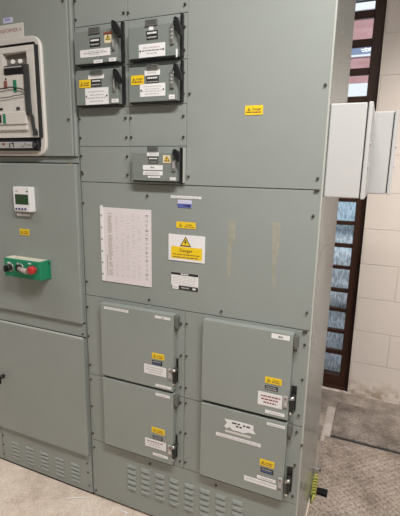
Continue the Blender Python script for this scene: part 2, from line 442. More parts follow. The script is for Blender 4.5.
# ---- things hung or stuck on the middle panel
s0, s1 = at(101.7,206.2); s2, s3 = at(151.9,287.3)
sh = MB().box(s0-.004, s2, -.0035, -.0008, s3, s1-.003, SLEEVE, .0006)
Wd, Hd = s2-s0, s1-s3
for k in range(44):
    z = s1-.026-k*(Hd-.05)/44
    if random.random() < .93: sh.box(s0+.030, s0+random.uniform(.044, .052), -.0038, -.0035, z-.0022, z+.0022, FAINTB)
    if k % 3 != 2: sh.box(s2-.026, s2-random.uniform(.012, .016), -.0038, -.0035, z-.0022, z+.0022, GREYINK if k % 5 == 0 else FAINT)
    sh.box(s0+.028, s2-.012, -.00365, -.0035, z-.0002, z+.0002, FAINT)
    for c in range(5):
        if random.random() < .55: sh.box(s0+.066+c*.026, s0+.066+c*.026+random.uniform(.008, .018), -.00375, -.0035, z-.0012, z+.0012, FAINT)
for c in range(6): sh.box(s0+.060+c*.026, s0+.0604+c*.026, -.0037, -.0035, s3+.025, s1-.024, FAINT)
sh.box(s0+.022, s0+.0245, -.0039, -.0035, s3+.022, s3+.115, GREYINK)
doc = sh.build('wall_document', None, ((s0+s2)/2, 0, (s1+s3)/2))
tag(doc, 'printed schedule sheet in a clear punched sleeve hung on grey-green panel', 'document')
st = MB().box(s0-.006, s0+.008, -.0050, -.0036, s3+.001, s1+.004, WHITE)
for k in range(6):
    z = s3+.03+k*.049; st.box(s0-.003, s0+.003, -.0054, -.0050, z-.004, z+.004, GREYINK)
st.build('sleeve_binding_strip', doc)

x0, z1 = at(168.8,233.6); x1, z0 = at(204.8,263.6)
dg = MB().box(x0, x1, -.003, -.0005, z0, z1, WHITE, .0006)
Wd, Hd = x1-x0, z1-z0
dg.box(x0+.08*Wd, x1-.07*Wd, -.0034, -.003, z0+.09*Hd, z1-.45*Hd, YEL)
cx, cz, sz = x0+.48*Wd, z1-.27*Hd, .38*Hd
dg.prism([(cx-sz*.6, cz-sz*.42), (cx+sz*.6, cz-sz*.42), (cx, cz+sz*.58)], -.0036, -.003, INK)
sz2 = sz*.74
dg.prism([(cx-sz2*.6, cz-sz2*.42), (cx+sz2*.6, cz-sz2*.42), (cx, cz+sz2*.58)], -.0039, -.0036, YEL)
q = sz*.2
dg.prism([(cx-.3*q, cz+1.2*q), (cx+.5*q, cz+1.2*q), (cx+.1*q, cz+.2*q), (cx+.7*q, cz+.2*q), (cx-.5*q, cz-1.7*q), (cx-.1*q, cz-.2*q), (cx-.7*q, cz-.2*q)], -.0043, -.0039, INK)
dg.text('Danger', x0+.5*Wd, z1-.645*Hd, -.0040, .13*Hd, INK, maxw=.42*Wd)
dashes(dg, x0+.13*Wd, x0+.86*Wd, z1-.745*Hd, .035*Hd, -.0034, BROWNINK, .005, .016, .003)
dashes(dg, x0+.13*Wd, x0+.86*Wd, z1-.85*Hd, .035*Hd, -.0034, BROWNINK, .005, .016, .003)
tag(dg.build('danger_sign', None, ((x0+x1)/2, 0, (z0+z1)/2)), 'white and yellow Danger sign with shock triangle on middle panel, largest sign', 'warning sign')

tag(danger('danger_sticker', None, (176.5,221.4), (195.6,229.2), -.0004, label=None), 'small yellow danger sticker directly above the white Danger sign', 'sticker')
tag(danger('danger_sticker', None, (245.3,105.8), (262.8,114.6), -.0004, label=None), 'small yellow danger sticker alone on large upper right panel', 'sticker')
x0, z1 = at(171.6,271.4); x1, z0 = at(198.2,291.8); Wd, Hd = x1-x0, z1-z0
nt_ = MB().box(x0, x1, -.0022, -.0004, z0, z1, WHITE)
nt_.box(x0, x1, -.0025, -.0022, z1-.15*Hd, z1, INK)
dashes(nt_, x0+.36*Wd, x0+.64*Wd, z1-.075*Hd, .07*Hd, -.0025, WHITE, .008, .012)
nt_.box(x0+.28*Wd, x1, -.0025, -.0022, z0, z0+.24*Hd, INK)
nt_.box(x0, x0+.04*Wd, -.0025, -.0022, z0, z0+.24*Hd, GREYINK)
dashes(nt_, x0+.38*Wd, x0+.7*Wd, z0+.12*Hd, .07*Hd, -.0025, LGREY, .010, .02)
nt_.box(x0+.80*Wd, x0+.92*Wd, -.0028, -.0025, z0+.07*Hd, z0+.17*Hd, WHITE)
nt_.box(x0+.06*Wd, x0+.24*Wd, -.0025, -.0022, z0+.09*Hd, z0+.14*Hd, LGREY)
for v in (.24, .33, .42, .51, .6, .69): dashes(nt_, x0+.06*Wd, x0+.94*Wd, z1-v*Hd, .03*Hd, -.0022, PALEINK, .006, .018)
tag(nt_.build('notice_label', None, ((x0+x1)/2, 0, (z0+z1)/2)), 'white notice label with black top and bottom bands below the Danger sign', 'label')
tag(lab('label_strip', None, (171,195.4), (201.2,199.4), -.0004, WHITE, ((.5, .04, .96, .3, PALEINK),)), 'thin white label strip at top of middle panel', 'label')
x0, z1 = at(178,199.8); x1, z0 = at(191.6,208); Hd = z1-z0
bl = MB().box(x0, x1, -.0018, -.0004, z0, z1, LILAC).box(x0, x1, -.0021, -.0018, z0, z0+.52*Hd, BLUE)
bl.prism([(x0+.02, z0+.25*Hd), (x0+.05, z0+.12*Hd), (x0+.05, z0+.4*Hd)], -.0024, -.0021, INK)
dashes(bl, x0+.006, x1-.006, z1-.25*Hd, .1*Hd, -.0018, PALEINK, .006, .012)
tag(bl.build('test_label', None, ((x0+x1)/2, 0, (z0+z1)/2)), 'small blue and pale lilac label just under the thin white strip', 'label')

# ================================================================== LEFT CABINET
LX0, LX1 = -.5845, -.0035
lc = thing('switchgear_cabinet', 'grey-green cabinet at left holding the white circuit breaker, meter and green box', 'electrical cabinet', ((LX0+LX1)/2, .29, 0))
cb = MB().box(LX0, LX1, .002, .578, .012, 2.30, PAINT)
cb.build('carcass', lc)
ld_top = panel('compartment_door', lc, LX0+.004, -.0185, 1.603, 2.295, -.016, .0015, .003)
ld_mid = panel('compartment_door', lc, LX0+.004, -.0085, .887, 1.573, -.020, .0015, .004)
ld_bot = panel('compartment_door', lc, LX0+.004, -.0085, .224, .815, -.020, .0015, .004)
panel('frame_post', lc, -.0165, LX1, 1.602, 2.30, -.012, .0015, .004, PAINT)
panel('cross_rail', lc, LX0, -.004, .822, .882, -.006, .0015, .001)
panel('cross_rail', lc, LX0, -.004, 1.577, 1.600, -.003, .0015, .001)
for z in (.885, .8185, 1.5755, 1.6015): MB().box(LX0, -.006, -.0065 if z < 1 else -.004, .0018, z-.002, z+.002, DARK).build('door_edge_strip', lc)
pl = MB().box(LX0, LX1, -.002, .0015, .014, .214, PAINT, .001)
for i in range(5):
    for k in range(5): louvre(pl, -.521+i*.0975, .058, .139-.0222*k, .013, .0075)
pl.build('plinth_panel', lc)
MB().box(LX0, LX1, .004, .05, 0, .014, DARK).build('foot', lc)
for a in ((3.4,435),(4.2,444),(4.8,453),(87.5,463),(88.6,472),(90,485)): screw(*a, lc, r=.004)
o = MB().box(LX0+.006, -.012, -.0185, -.004, .8152, .8180, PAINTE).build('door_edge_strip', lc); o['label'] = 'pale strip painting the highlight along the top of the lower door'  # pale colour puts in the highlight on the door's top edge
screw(69,119.4, lc, -.016, .004); screw(63,1.2, lc, -.016, .004); screw(83,334, lc, -.006, .004)
for a in ((69.4,163.6),(81,339.6)):
    x, z = at(*a, -.01); x = min(x, -.012); o = MB().box(x-.010, x+.006, -.013, .001, z-.006, z+.006, RUST if a[1] < 200 else PAINTE, .002).build('hinge_pin', lc)
x, z = at(-.5, 378, -.045)
MB().cyl((x, -.02, z), (x, -.045, z), .010, BLACK).prism([(x-.012, z+.016), (x+.010, z+.012), (x+.007, z-.03), (x-.006, z-.03)], -.056, -.042, BLACK, .003).build('door_handle', ld_bot)

# ---- air circuit breaker with white bezel (front of the top left door)
YC = -.0165
ax1, az1, az0 = -.1455, 2.066, 1.604
ax0 = -.575
acb = thing('circuit_breaker', 'large cream air circuit breaker with rounded white bezel set in left door', 'circuit breaker', ((ax0+ax1)/2, YC, (az0+az1)/2))
def ring(mb, outer, inner, y0, y1, m):
    t = bmesh.new(); n = len(outer)
    L = [[t.verts.new((x, y, z)) for x, z in loop] for loop, y in ((outer, y1), (outer, y0+.004), ([(ox+(ix-ox)*.15, oz+(iz-oz)*.15) for (ox, oz), (ix, iz) in zip(outer, inner)], y0), (inner, y0), (inner, y1))]
    for a, b in zip(L, L[1:]):
        for i in range(n):
            f = t.faces.new((a[i], a[(i+1) % n], b[(i+1) % n], b[i]))
    bmesh.ops.recalc_face_normals(t, faces=t.faces)
    mb.merge(t, m)
ix0, ix1, iz0, iz1 = ax0+.034, at(38.6, 100, -.028)[0], 1.634, at(20, 43.2, -.028)[1]
b = MB(); ring(b, rrect(ax0, ax1, az0, az1, .048), rrect(ix0, ix1, iz0, iz1, .012), -.028, YC, CREAM)
b.build('bezel', acb)
MB().box(ix0, ix1, YC-.004, YC, iz0, iz1, DARK).build('back_plate', acb)
# cream front cover made of a ring around the recess plus a stepped lower body
cvx1 = at(35.2, 75, -.05)[0]; cvz1 = at(20, 45.6, -.05)[1]; cvz0 = at(20, 137.6, -.05)[1]
rx0, rz1 = at(2, 54, -.05); rx1, rz0 = at(27.5, 74.5, -.05)
c = MB()
c.box(ix0+.008, cvx1, -.050, YC-.004, rz1, cvz1, CREAM, .002)
c.box(ix0+.008, rx0, -.050, YC-.004, cvz0, rz1, CREAM, .001)
c.box(rx1, cvx1, -.050, YC-.004, cvz0, rz1, CREAM, .001)
c.box(rx0, rx1, -.050, YC-.004, cvz0, rz0, CREAM, .001)
c.box(rx0, rx1, -.028, YC-.004, rz0, rz1, RECESS)
c.build('front_cover', acb)
MB().box(cvx1+.0002, cvx1+.0022, -.0495, YC-.004, cvz0, cvz1, DARK).box(ix0+.008, cvx1+.0022, -.0495, YC-.004, cvz1+.0002, cvz1+.0022, DARK).build('cover_side_shade', acb)  # dark strips paint the shaded side and top of the cover
x0, z1 = at(2.5, 75, -.056); x1, z0 = at(25, 112, -.056)
MB().box(x0-.06, x1, -.058, -.050, z0, z1, CREAM, .002).build('escutcheon', acb)
x0, z1 = at(0, 112.5, -.062); x1, z0 = at(27, 124, -.062)
lo = MB().box(x0-.07, x1, -.066, -.050, z0, z1, CREAM, .003)
x0, z1 = at(0, 125, -.056); x1, z0 = at(28, 130, -.056)
lo.box(x0-.07, x1, -.060, -.050, z0, z1, CREAM, .003); lo.build('lower_step', acb)
x, z = at(13, 62, -.032); MB().cyl((x, -.036, z), (x, -.028, z), .009, LAMPG).build('lens', acb)
x, z = at(20.4, 61.4, -.032); MB().cyl((x, -.036, z), (x, -.028, z), .009, LAMPG).build('lens', acb)
x0, z1 = at(4, 66.2, -.056); x1, z0 = at(23.6, 74.2, -.056)
g = MB().box(x0, x1, -.062, -.030, z0, z1, BLACK, .006).box(x0+.004, x1-.004, -.0635, -.055, z1-.011, z1-.006, LGREY, .001)
g.build('grip_bar', acb)
Pl = [at(*p, -.064) for p in ((23.2,64.4),(28,64),(29.2,80),(30.4,100),(31.6,113),(33.6,117),(34.8,127),(37.4,131.5),(37.6,135.6),(33.2,135.6),(33.4,132.5),(31.4,124),(30.6,117),(26.6,114),(25,95))]
MB().prism(Pl, -.068, -.060, GREYP, .002).build('charging_lever', acb)
def pxbox(name, parent, tl, br, y0, y1, m, bev=.001):
    x0, z1 = at(*tl, y0); x1, z0 = at(*br, y0)
    return MB().box(x0, x1, y0, y1, z0, z1, m, bev).build(name, parent)
pxbox('push_button', acb, (3.4,81), (6.8,88), -.062, -.057, DRED)['label'] = 'dull red push button'
pxbox('push_button', acb, (12.6,80), (16.4,92), -.062, -.057, GREENL)['label'] = 'green push button'
pxbox('indicator', acb, (4.8,78), (6,80), -.060, -.057, BLACK)
pxbox('indicator', acb, (16,107), (19.6,110), -.0605, -.0575, GREYP)
pxbox('indicator', acb, (-1,108.2), (2.6,110.2), -.0605, -.0575, BLACK)
pxbox('green_tag', acb, (2.4,114), (5.6,123.4), -.069, -.065, GREENL)
pxbox('green_tag', acb, (-2,115), (1.2,122.6), -.069, -.065, INK)
for pts in ([(-3,89.8),(2,88.6),(7,87.8),(10,87),(14,87.6),(19,88.2),(25.4,90.2)], [(-3,98.6),(4,97.6),(10,97),(14,95.6),(18,95.2),(23.4,94)]):
    MB().tube([(*at(p[0], p[1], -.066)[:1], -.066, at(p[0], p[1], -.066)[1]) for p in pts], .0024 if pts[0][1] < 95 else .0016, BLACK).build('cable', acb)
# bottom control strip
x0, z1 = at(-25, 139.2, -.05); x1, z0 = at(41.2, 150.6, -.05); z1 = at(20, 139.2, -.05)[1]; z0 = at(20, 150.6, -.05)[1]
x1 = ix1-.004; x0 = ix0+.006
MB().box(x0, x1, -.046, YC-.004, z0, z1, BLACK, .002).build('control_strip', acb)
cs = acb.children[-1] if False else [o for o in acb.children if o.name.startswith('control_strip')][0]
MB().box(x0+.01, x1-.009, -.0475, -.046, z0+.010, z1-.010, LGREY, .001).build('face_plate', cs)
x, z = at(36, 145, -.05); MB().cyl((x, -.056, z), (x, -.0475, z), .0155, BLACK).cyl((x, -.060, z), (x, -.056, z), .008, GREYP).build('rotary_knob', cs)
pxbox('indicator', cs, (2,143), (4.6,145.2), -.0495, -.0475, DRED)
for a, bb in (((9,143),(10.2,147.6)), ((11.2,142.6),(13.6,144)), ((12.8,144),(13.8,147))): pxbox('symbol', cs, a, bb, -.0482, -.0475, BLACK, 0)
for a, bb in (((21,145.4),(24,147)), ((24.2,143),(26,145)), ((27,144.4),(31,145.6))): pxbox('symbol', cs, a, bb, -.0482, -.0475, GREYINK, 0)
tx = MB(); xx, zz = at(3, 153.2, -.028); x2, _ = at(32, 153.2, -.028); dashes(tx, xx, x2, zz-.0005, .004, -.0286, PALEINK, .006, .014); tx.build('lettering', acb)

x0, z1 = at(-30, 24, YC); x1, _ = at(23.4, 22, YC); _, z1 = at(12, 24.2, YC); _, z0 = at(12, 38.6, YC)
tl = MB().box(x0, x1, -.0195, YC-.0003, z0, z1, CREAM, .0006)
tl.text('TRANSFORMER A', x1-.010, z0+(z1-z0)*.42, -.0198, .015, DRED, maxw=.15, align='r')
tag(tl.build('name_plate', None, ((x0+x1)/2, YC, (z0+z1)/2)), 'cream name plate reading TRANSFORMER A above the breaker bezel', 'sign')
x0, z1 = at(3.2,18.6, YC); x1, z0 = at(13,22.4, YC)
s = MB().box(x0, x1, YC-.0013, YC-.0003, z0, z1, LILAC).box(x0+.008, x1-.012, YC-.0016, YC-.0013, z0+.008, z1-.003, mat('pale_violet', (.33, .33, .62), .5))
tag(s.build('test_label', None, ((x0+x1)/2, YC, (z0+z1)/2)), 'small lilac sticker above the TRANSFORMER A name plate', 'sticker')

# ---- meter
YM = -.0205
mx0, mz1 = at(13, 186.4, -.042); mx1, mz0 = at(32, 212.4, -.042)
met = thing('energy_meter', 'white digital meter with green display on left cabinet middle door', 'meter', ((mx0+mx1)/2, YM, (mz0+mz1)/2))
MB().prism(rrect(mx0, mx1, mz0, mz1, .006, 4), -.046, YM, WHITE, .003).build('housing', met)
pxbox('display', met, (14.6,194), (28.4,205), -.0475, -.0455, LCD)
d_ = MB(); x0, z1 = at(15.4, 191, -.046); dashes(d_, x0, x0+.012, z1, .004, -.0461, GREYINK); x0, _ = at(26, 191.6, -.046); dashes(d_, x0, x0+.010, z1, .006, -.0461, INK); d_.build('lettering', met)
for k in range(4):
    x, z = at(16.4+k*3.0, 208.7+k*.12, -.048); MB().cyl((x, -.050, z), (x, -.0455, z), .0046, BLUEB, 12).build('button', met)
lab('label', met, (17,213.4), (30.2,216.6), YM, WHITE)
tag(danger('danger_sticker', None, (19.8,228.6), (29.6,235.6), YM, label=None), 'small yellow danger sticker between the meter and green control box', 'sticker')

# ---- green control box
gx0, gz1 = at(3.6, 258.4, -.075); gx1, gz0 = at(41, 281, -.075); _, gz1 = at(20, 259.6, -.075); _, gz0 = at(20, 278, -.075)
gb = thing('control_box', 'green control box with red button and black knobs on left cabinet', 'switch box', ((gx0+gx1)/2, YM, (gz0+gz1)/2))
MB().box(gx0, gx1, -.075, YM, gz0, gz1, GREEN, .003).build('enclosure', gb)
MB().box(gx0+.004, gx1-.004, -.0715, YM-.004, gz1-.0002, gz1+.0007, DUSTG).build('dust_layer', gb)['label'] = 'pale dusty top of the box'
fx1, _ = at(51, 270, YM)
MB().box(gx0-.01, fx1, -.0235, YM, gz0-.003, gz1-.002, GREEN, .001).build('mounting_flange', gb)
x, z = at(46, 275.4, -.024); MB().cyl((x+.012, -.0275, z), (x+.012, -.0235, z), .004, BOLT).build('screw', gb)
x, z = at(47, 263, -.024); MB().cyl((x+.012, -.0275, z), (x+.012, -.0235, z), .004, BOLT).build('screw', gb)
x, z = at(9, 267.6, -.085)
MB().cyl((x, -.080, z), (x, -.075, z), .020, STEEL).cyl((x, -.100, z), (x, -.080, z), .014, BLACK).box(x-.004, x+.004, -.112, -.098, z-.015, z+.013, BLACK, .002).build('rotary_knob', gb)
x, z = at(19, 268, -.085)
MB().cyl((x, -.081, z), (x, -.075, z), .020, STEEL).cyl((x, -.092, z), (x, -.081, z), .016, BLACK).build('key_switch', gb)
xa_, za_ = at(19, 268.6, -.095); xb_, zb_ = at(27, 271.8, -.100)
MB().cyl((xa_, -.096, za_), (xb_, -.100, zb_), .009, mat('pinkish_grey', (.40, .33, .30), .5), r2=.012).build('lever', gb)
x, z = at(30.6, 270.6, -.105)
MB().cyl((x, -.090, z), (x, -.075, z), .012, STEEL).cyl((x, -.104, z), (x, -.090, z), .010, RED, r2=.018).dome((x, -.105, z), .0185, RED, (1, .45, 1)).build('emergency_button', gb)
for px_ in (9, 18.4, 29.6):
    x, z = at(px_, 262.6 if px_ < 15 else 263.6, -.075); MB().box(x-.008, x+.008, -.0765, -.0752, z-.003, z+.003, WHITE).build('label', gb)

# ---- third cabinet, just entering at the left edge
tc_ = thing('switchgear_cabinet', 'sliver of further grey-green cabinet at bottom left edge, beside the louvred plinth', 'electrical cabinet', (-.89, .29, 0))
MB().box(-1.19, -.5885, .002, .578, .012, 2.30, PAINT).build('carcass', tc_)
panel('compartment_door', tc_, -1.185, -.594, .224, 2.29, -.020, .0015, .004)
pl = MB().box(-1.19, -.5885, -.002, .0015, .014, .214, PAINT, .001)
for i in range(5):
    for k in range(5): louvre(pl, -1.127+i*.0975, .058, .139-.0222*k, .013, .0075)
pl.build('plinth_panel', tc_)
MB().box(-1.19, -.5885, .004, .05, 0, .014, DARK).build('foot', tc_)

# ================================================================== WHITE ENCLOSURES ON THE CABINET SIDE
def enclosure(y0, y1, xb, z0, z1, label):
    xw = W+.0008
    t = thing('junction_box', label, 'junction box', (xw, (y0+y1)/2, (z0+z1)/2), 'white boxes on the cabinet side')
    MB().box(xw, xb, y0, y1, z0, z1, BOXW, .004).build('body', t)
    MB().box(xb, xb+.0035, y0+.004, y1-.004, z0+.004, z1-.004, DARK).build('gasket', t)
    lid = MB().box(xb+.0035, xb+.0165, y0-.001, y1+.001, z0-.002, z1+.0015, BOXW, .003).build('lid', t)
    for zz in (z0+.10, z0+.17):
        MB().cyl((xb+.0165, y0+.018, zz), (xb+.0195, y0+.018, zz), .006, LGREY).build('latch', lid)
    return t
enclosure(.022, .268, 1.0745, 1.480, 1.771, 'white box on cabinet side nearest the front edge, beside the brown window')
enclosure(.290, .560, 1.1530, 1.484, 1.776, 'white box at photo right edge, deeper one behind the front white box')

# ================================================================== EARTH CABLE + BLACK BLOCK
ec = thing('earth_cable', 'green and yellow earth cable coiled from cabinet side down to floor', 'cable', (.985, .45, 0))
MB().box(W+.0008, W+.004, .47, .535, .090, .135, STEEL, .001).box(W+.004, W+.026, .474, .486, .092, .130, STEEL, .002).box(W+.022, W+.027, .474, .53, .092, .130, STEEL, .002).cyl((W+.027, .50, .112), (W+.036, .50, .112), .009, BOLT, 6, smooth=False).build('lug', ec)
pts = []
for i in range(141):
    t = i/140
    a = t*2*math.pi*7
    pts.append((W+.0165+.0095*math.cos(a), .476-.070*t, .090-.058*t+.010*math.sin(a)))
MB().tube(pts, .0040, EARTHY, 8, [EARTHY, EARTHY, EARTHY, EARTHG]).build('coil', ec)
MB().tube([(W+.018, .412, .036), (W+.015, .398, .022), (W+.012, .388, .008)], .0048, EARTHY, 8, [EARTHY, EARTHG]).build('tail', ec)
def fl(px, py):
    d = _w + _r*((px-200)/FPX) - _u*((py-258)/FPX); t = -CAM.z/d.z
    return CAM.x+d.x*t, CAM.y+d.y*t
bk = bmesh.new()
q = [fl(*p) for p in ((314.5,489.6), (327.6,492.6), (326.6,498.6), (313.6,494.4))]
A = [bk.verts.new((x-1.01, y-.46, .0145)) for x, y in q]; B = [bk.verts.new((x-1.01, y-.46, .0)) for x, y in q]
bk.faces.new(A); bk.faces.new(B[::-1])
for i in range(4): bk.faces.new((A[i], B[i], B[(i+1) % 4], A[(i+1) % 4]))
bmesh.ops.recalc_face_normals(bk, faces=bk.faces); bmesh.ops.bevel(bk, geom=bk.edges[:], offset=.0015, segments=2, affect='EDGES')
me = bpy.data.meshes.new('rubber_block'); bk.to_mesh(me); bk.free(); me.materials.append(RUBBER)
bk = bpy.data.objects.new('rubber_block', me); COL.objects.link(bk); bk.location = (1.01, .46, .0046)
tag(bk, 'small black rubber block on floor beside the earth cable', 'block')

# ================================================================== FLOOR, PLATES, WALLS
def nodes(m): return m.node_tree.nodes, m.node_tree.links, m.node_tree.nodes['Principled BSDF']
def floor_mat(name, c1, c2, c3, tread=False):
    m = bpy.data.materials.new(name); m.use_nodes = True; N, L, B = nodes(m)
    B.inputs['Roughness'].default_value = .75; B.inputs['Specular IOR Level'].default_value = .35
    tc = N.new('ShaderNodeTexCoord')
    n1 = N.new('ShaderNodeTexNoise'); n1.inputs['Scale'].default_value = 5; n1.inputs['Detail'].default_value = 8; n1.inputs['Roughness'].default_value = .7
    n2 = N.new('ShaderNodeTexNoise'); n2.inputs['Scale'].default_value = 85; n2.inputs['Detail'].default_value = 3
    r1 = N.new('ShaderNodeValToRGB'); e = r1.color_ramp.elements
    e[0].position = .36; e[0].color = (*c1, 1); e[1].position = .66; e[1].color = (*c3, 1)
    k = e.new(.5); k.color = (*c2, 1)
    r2 = N.new('ShaderNodeValToRGB'); r2.color_ramp.elements[0].position = .32; r2.color_ramp.elements[1].position = .62
    r2.color_ramp.elements[0].color = (.6, .58, .55, 1); r2.color_ramp.elements[1].color = (1.08, 1.06, 1.03, 1)
    mx = N.new('ShaderNodeMixRGB'); mx.blend_type = 'MULTIPLY'; mx.inputs[0].default_value = .8 if tread else .38
    L.new(tc.outputs['Object'], n1.inputs[0]); L.new(tc.outputs['Object'], n2.inputs[0])
    L.new(n1.outputs['Fac'], r1.inputs[0]); L.new(n2.outputs['Fac'], r2.inputs[0])
    L.new(r1.outputs[0], mx.inputs[1]); L.new(r2.outputs[0], mx.inputs[2]); L.new(mx.outputs[0], B.inputs['Base Color'])
    bp = N.new('ShaderNodeBump'); bp.inputs['Strength'].default_value = .35; bp.inputs['Distance'].default_value = .003
    L.new(n2.outputs['Fac'], bp.inputs['Height']); L.new(bp.outputs[0], B.inputs['Normal'])
    if tread:
        # lozenges laid in two directions on a checker grid
        mp = N.new('ShaderNodeMapping'); mp.inputs['Rotation'].default_value = (0, 0, math.radians(45)); mp.inputs['Scale'].default_value = (38, 38, 38)
        L.new(tc.outputs['Object'], mp.inputs[0])
        sx = N.new('ShaderNodeSeparateXYZ'); L.new(mp.outputs[0], sx.inputs[0])
        def mth(op, a, b=None):
            q = N.new('ShaderNodeMath'); q.operation = op
            for i, v in enumerate((a, b)):
                if v is None: continue
                if isinstance(v, (int, float)): q.inputs[i].default_value = v
                else: L.new(v, q.inputs[i])
            return q.outputs[0]
        fx = mth('ABSOLUTE', mth('SUBTRACT', mth('FRACT', sx.outputs[0]), .5)); fy = mth('ABSOLUTE', mth('SUBTRACT', mth('FRACT', sx.outputs[1]), .5))
        par = mth('MODULO', mth('ABSOLUTE', mth('ADD', mth('FLOOR', sx.outputs[0]), mth('FLOOR', sx.outputs[1]))), 2)
        a = mth('ADD', mth('MULTIPLY', fx, 5.2), mth('MULTIPLY', fy, 2.1)); b_ = mth('ADD', mth('MULTIPLY', fx, 2.1), mth('MULTIPLY', fy, 5.2))
        v = mth('ADD', mth('MULTIPLY', a, par), mth('MULTIPLY', b_, mth('SUBTRACT', 1, par)))
        bar = mth('MINIMUM', mth('MAXIMUM', mth('MULTIPLY', mth('SUBTRACT', 1.05, v), 3), 0), 1)
        bp2 = N.new('ShaderNodeBump'); bp2.inputs['Strength'].default_value = .9; bp2.inputs['Distance'].default_value = .004
        L.new(bar, bp2.inputs['Height']); L.new(bp.outputs[0], bp2.inputs['Normal']); L.new(bp2.outputs[0], B.inputs['Normal'])
        mc = N.new('ShaderNodeMixRGB'); mc.blend_type = 'MULTIPLY'; L.new(mth('MULTIPLY', bar, .30), mc.inputs[0])
        mc.inputs[2].default_value = (.45, .43, .42, 1)
        L.new(mx.outputs[0], mc.inputs[1]); L.new(mc.outputs[0], B.inputs['Base Color'])
    return m
CONC = floor_mat('dusty_concrete', (.50, .40, .325), (.65, .54, .45), (.74, .64, .555))
PLATEB = floor_mat('worn_tread_plate', (.125, .10, .085), (.21, .175, .15), (.33, .28, .245), True)
PLATEF = floor_mat('dusty_tread_plate', (.15, .12, .10), (.28, .228, .19), (.37, .31, .268), True)
PLAIN = floor_mat('pale_plain_concrete', (.34, .29, .25), (.40, .345, .305), (.47, .41, .37))
RX0, RX1, RY0, RY1, RH = -3.0, 3.2, -2.9, 1.53, 3.1
struct(MB().box(RX0-.2, RX1+.2, RY0-.2, RY1+.3, -.2, 0, CONC).build('floor'))
struct(MB().box(RX0-.2, RX1+.2, RY0-.2, RY1+.3, RH, RH+.2, mat('ceiling_white', (.55, .55, .54), .8)).build('ceiling'))
struct(MB().box(-.2, 3.19, .60, 1.529, 0, .0008, floor_mat('grimy_concrete', (.14, .115, .095), (.24, .20, .17), (.36, .30, .26))).build('trim_2'))
tag(MB().box(1.006, 2.3, .975, 1.372, 0, .0095, PLATEB, .001).build('floor_plate', None, (1.6, 1.17, 0)), 'dark worn steel tread plate nearest the block wall', 'floor plate')
o = struct(MB().box(1.003, 2.3, .955, .975, 0, .0016, DARK).build('trim_1'))
tag(MB().box(.972, 2.3, -.9, .955, 0, .0045, PLATEF, .001).build('floor_plate', None, (1.6, .1, 0)), 'dusty steel tread plate with dark stains beside the cabinet side', 'floor plate')
tag(MB().box(.952, 1.001, .90, 1.30, 0, .003, PLAIN, .001).build('floor_patch', None, (.97, 1.1, 0)), 'smooth pale strip of floor left of the dark tread plate', 'floor patch')

# wall with painted blockwork
def block_mat(name, col):
    m = bpy.data.materials.new(name); m.use_nodes = True; N, L, B = nodes(m)
    B.inputs['Roughness'].default_value = .7
    tc = N.new('ShaderNodeTexCoord'); mp = N.new('ShaderNodeMapping')
    mp.inputs['Rotation'].default_value = (math.radians(-90), 0, 0)
    mp.inputs['Location'].default_value = (.06, -.015, 0)
    L.new(tc.outputs['Object'], mp.inputs[0])
    br = N.new('ShaderNodeTexBrick'); br.inputs['Scale'].default_value = 1; br.inputs['Brick Width'].default_value = .45; br.inputs['Row Height'].default_value = .236
    br.inputs['Mortar Size'].default_value = .004; br.inputs['Mortar Smooth'].default_value = .4; br.offset = .5
    br.inputs['Color1'].default_value = (*col, 1); br.inputs['Color2'].default_value = (*[c*.97 for c in col], 1); br.inputs['Mortar'].default_value = (*[c*.84 for c in col], 1)
    L.new(mp.outputs[0], br.inputs[0])
    n = N.new('ShaderNodeTexNoise'); n.inputs['Scale'].default_value = 40; n.inputs['Detail'].default_value = 5; L.new(tc.outputs['Object'], n.inputs[0])
    ns = N.new('ShaderNodeTexNoise'); ns.inputs['Scale'].default_value = 2.2; ns.inputs['Detail'].default_value = 6; L.new(tc.outputs['Object'], ns.inputs[0])
    # brown scuffs low on the wall, above the floor
    sx = N.new('ShaderNodeSeparateXYZ'); L.new(tc.outputs['Object'], sx.inputs[0])
    mr = N.new('ShaderNodeMapRange'); mr.inputs[1].default_value = .0; mr.inputs[2].default_value = .16; mr.inputs[3].default_value = .95; mr.inputs[4].default_value = 0; L.new(sx.outputs[2], mr.inputs[0])
    nr = N.new('ShaderNodeValToRGB'); nr.color_ramp.elements[0].position = .46; nr.color_ramp.elements[1].position = .62; 
    n3 = N.new('ShaderNodeTexNoise'); n3.inputs['Scale'].default_value = 13; n3.inputs['Detail'].default_value = 5; L.new(tc.outputs['Object'], n3.inputs[0]); L.new(n3.outputs['Fac'], nr.inputs[0])
    mm = N.new('ShaderNodeMath'); mm.operation = 'MULTIPLY'; L.new(mr.outputs[0], mm.inputs[0]); L.new(nr.outputs[0], mm.inputs[1])
    mx = N.new('ShaderNodeMixRGB'); L.new(mm.outputs[0], mx.inputs[0]); L.new(br.outputs['Color'], mx.inputs[1]); mx.inputs[2].default_value = (.30, .21, .13, 1)
    L.new(mx.outputs[0], B.inputs['Base Color'])
    ad = N.new('ShaderNodeMath'); ad.operation = 'MULTIPLY_ADD'; ad.inputs[1].default_value = .35; L.new(n.outputs['Fac'], ad.inputs[0])
    inv = N.new('ShaderNodeMath'); inv.operation = 'SUBTRACT'; inv.inputs[0].default_value = 1; L.new(br.outputs['Fac'], inv.inputs[1]); L.new(inv.outputs[0], ad.inputs[2])
    bp = N.new('ShaderNodeBump'); bp.inputs['Strength'].default_value = .5; bp.inputs['Distance'].default_value = .005; L.new(ad.outputs[0], bp.inputs['Height']); L.new(bp.outputs[0], B.inputs['Normal'])
    return m
BLOCK = block_mat('painted_block', (.66, .585, .525))
WX0, WX1, WZ0, WZ1 = .30, 1.058, .004, 2.66
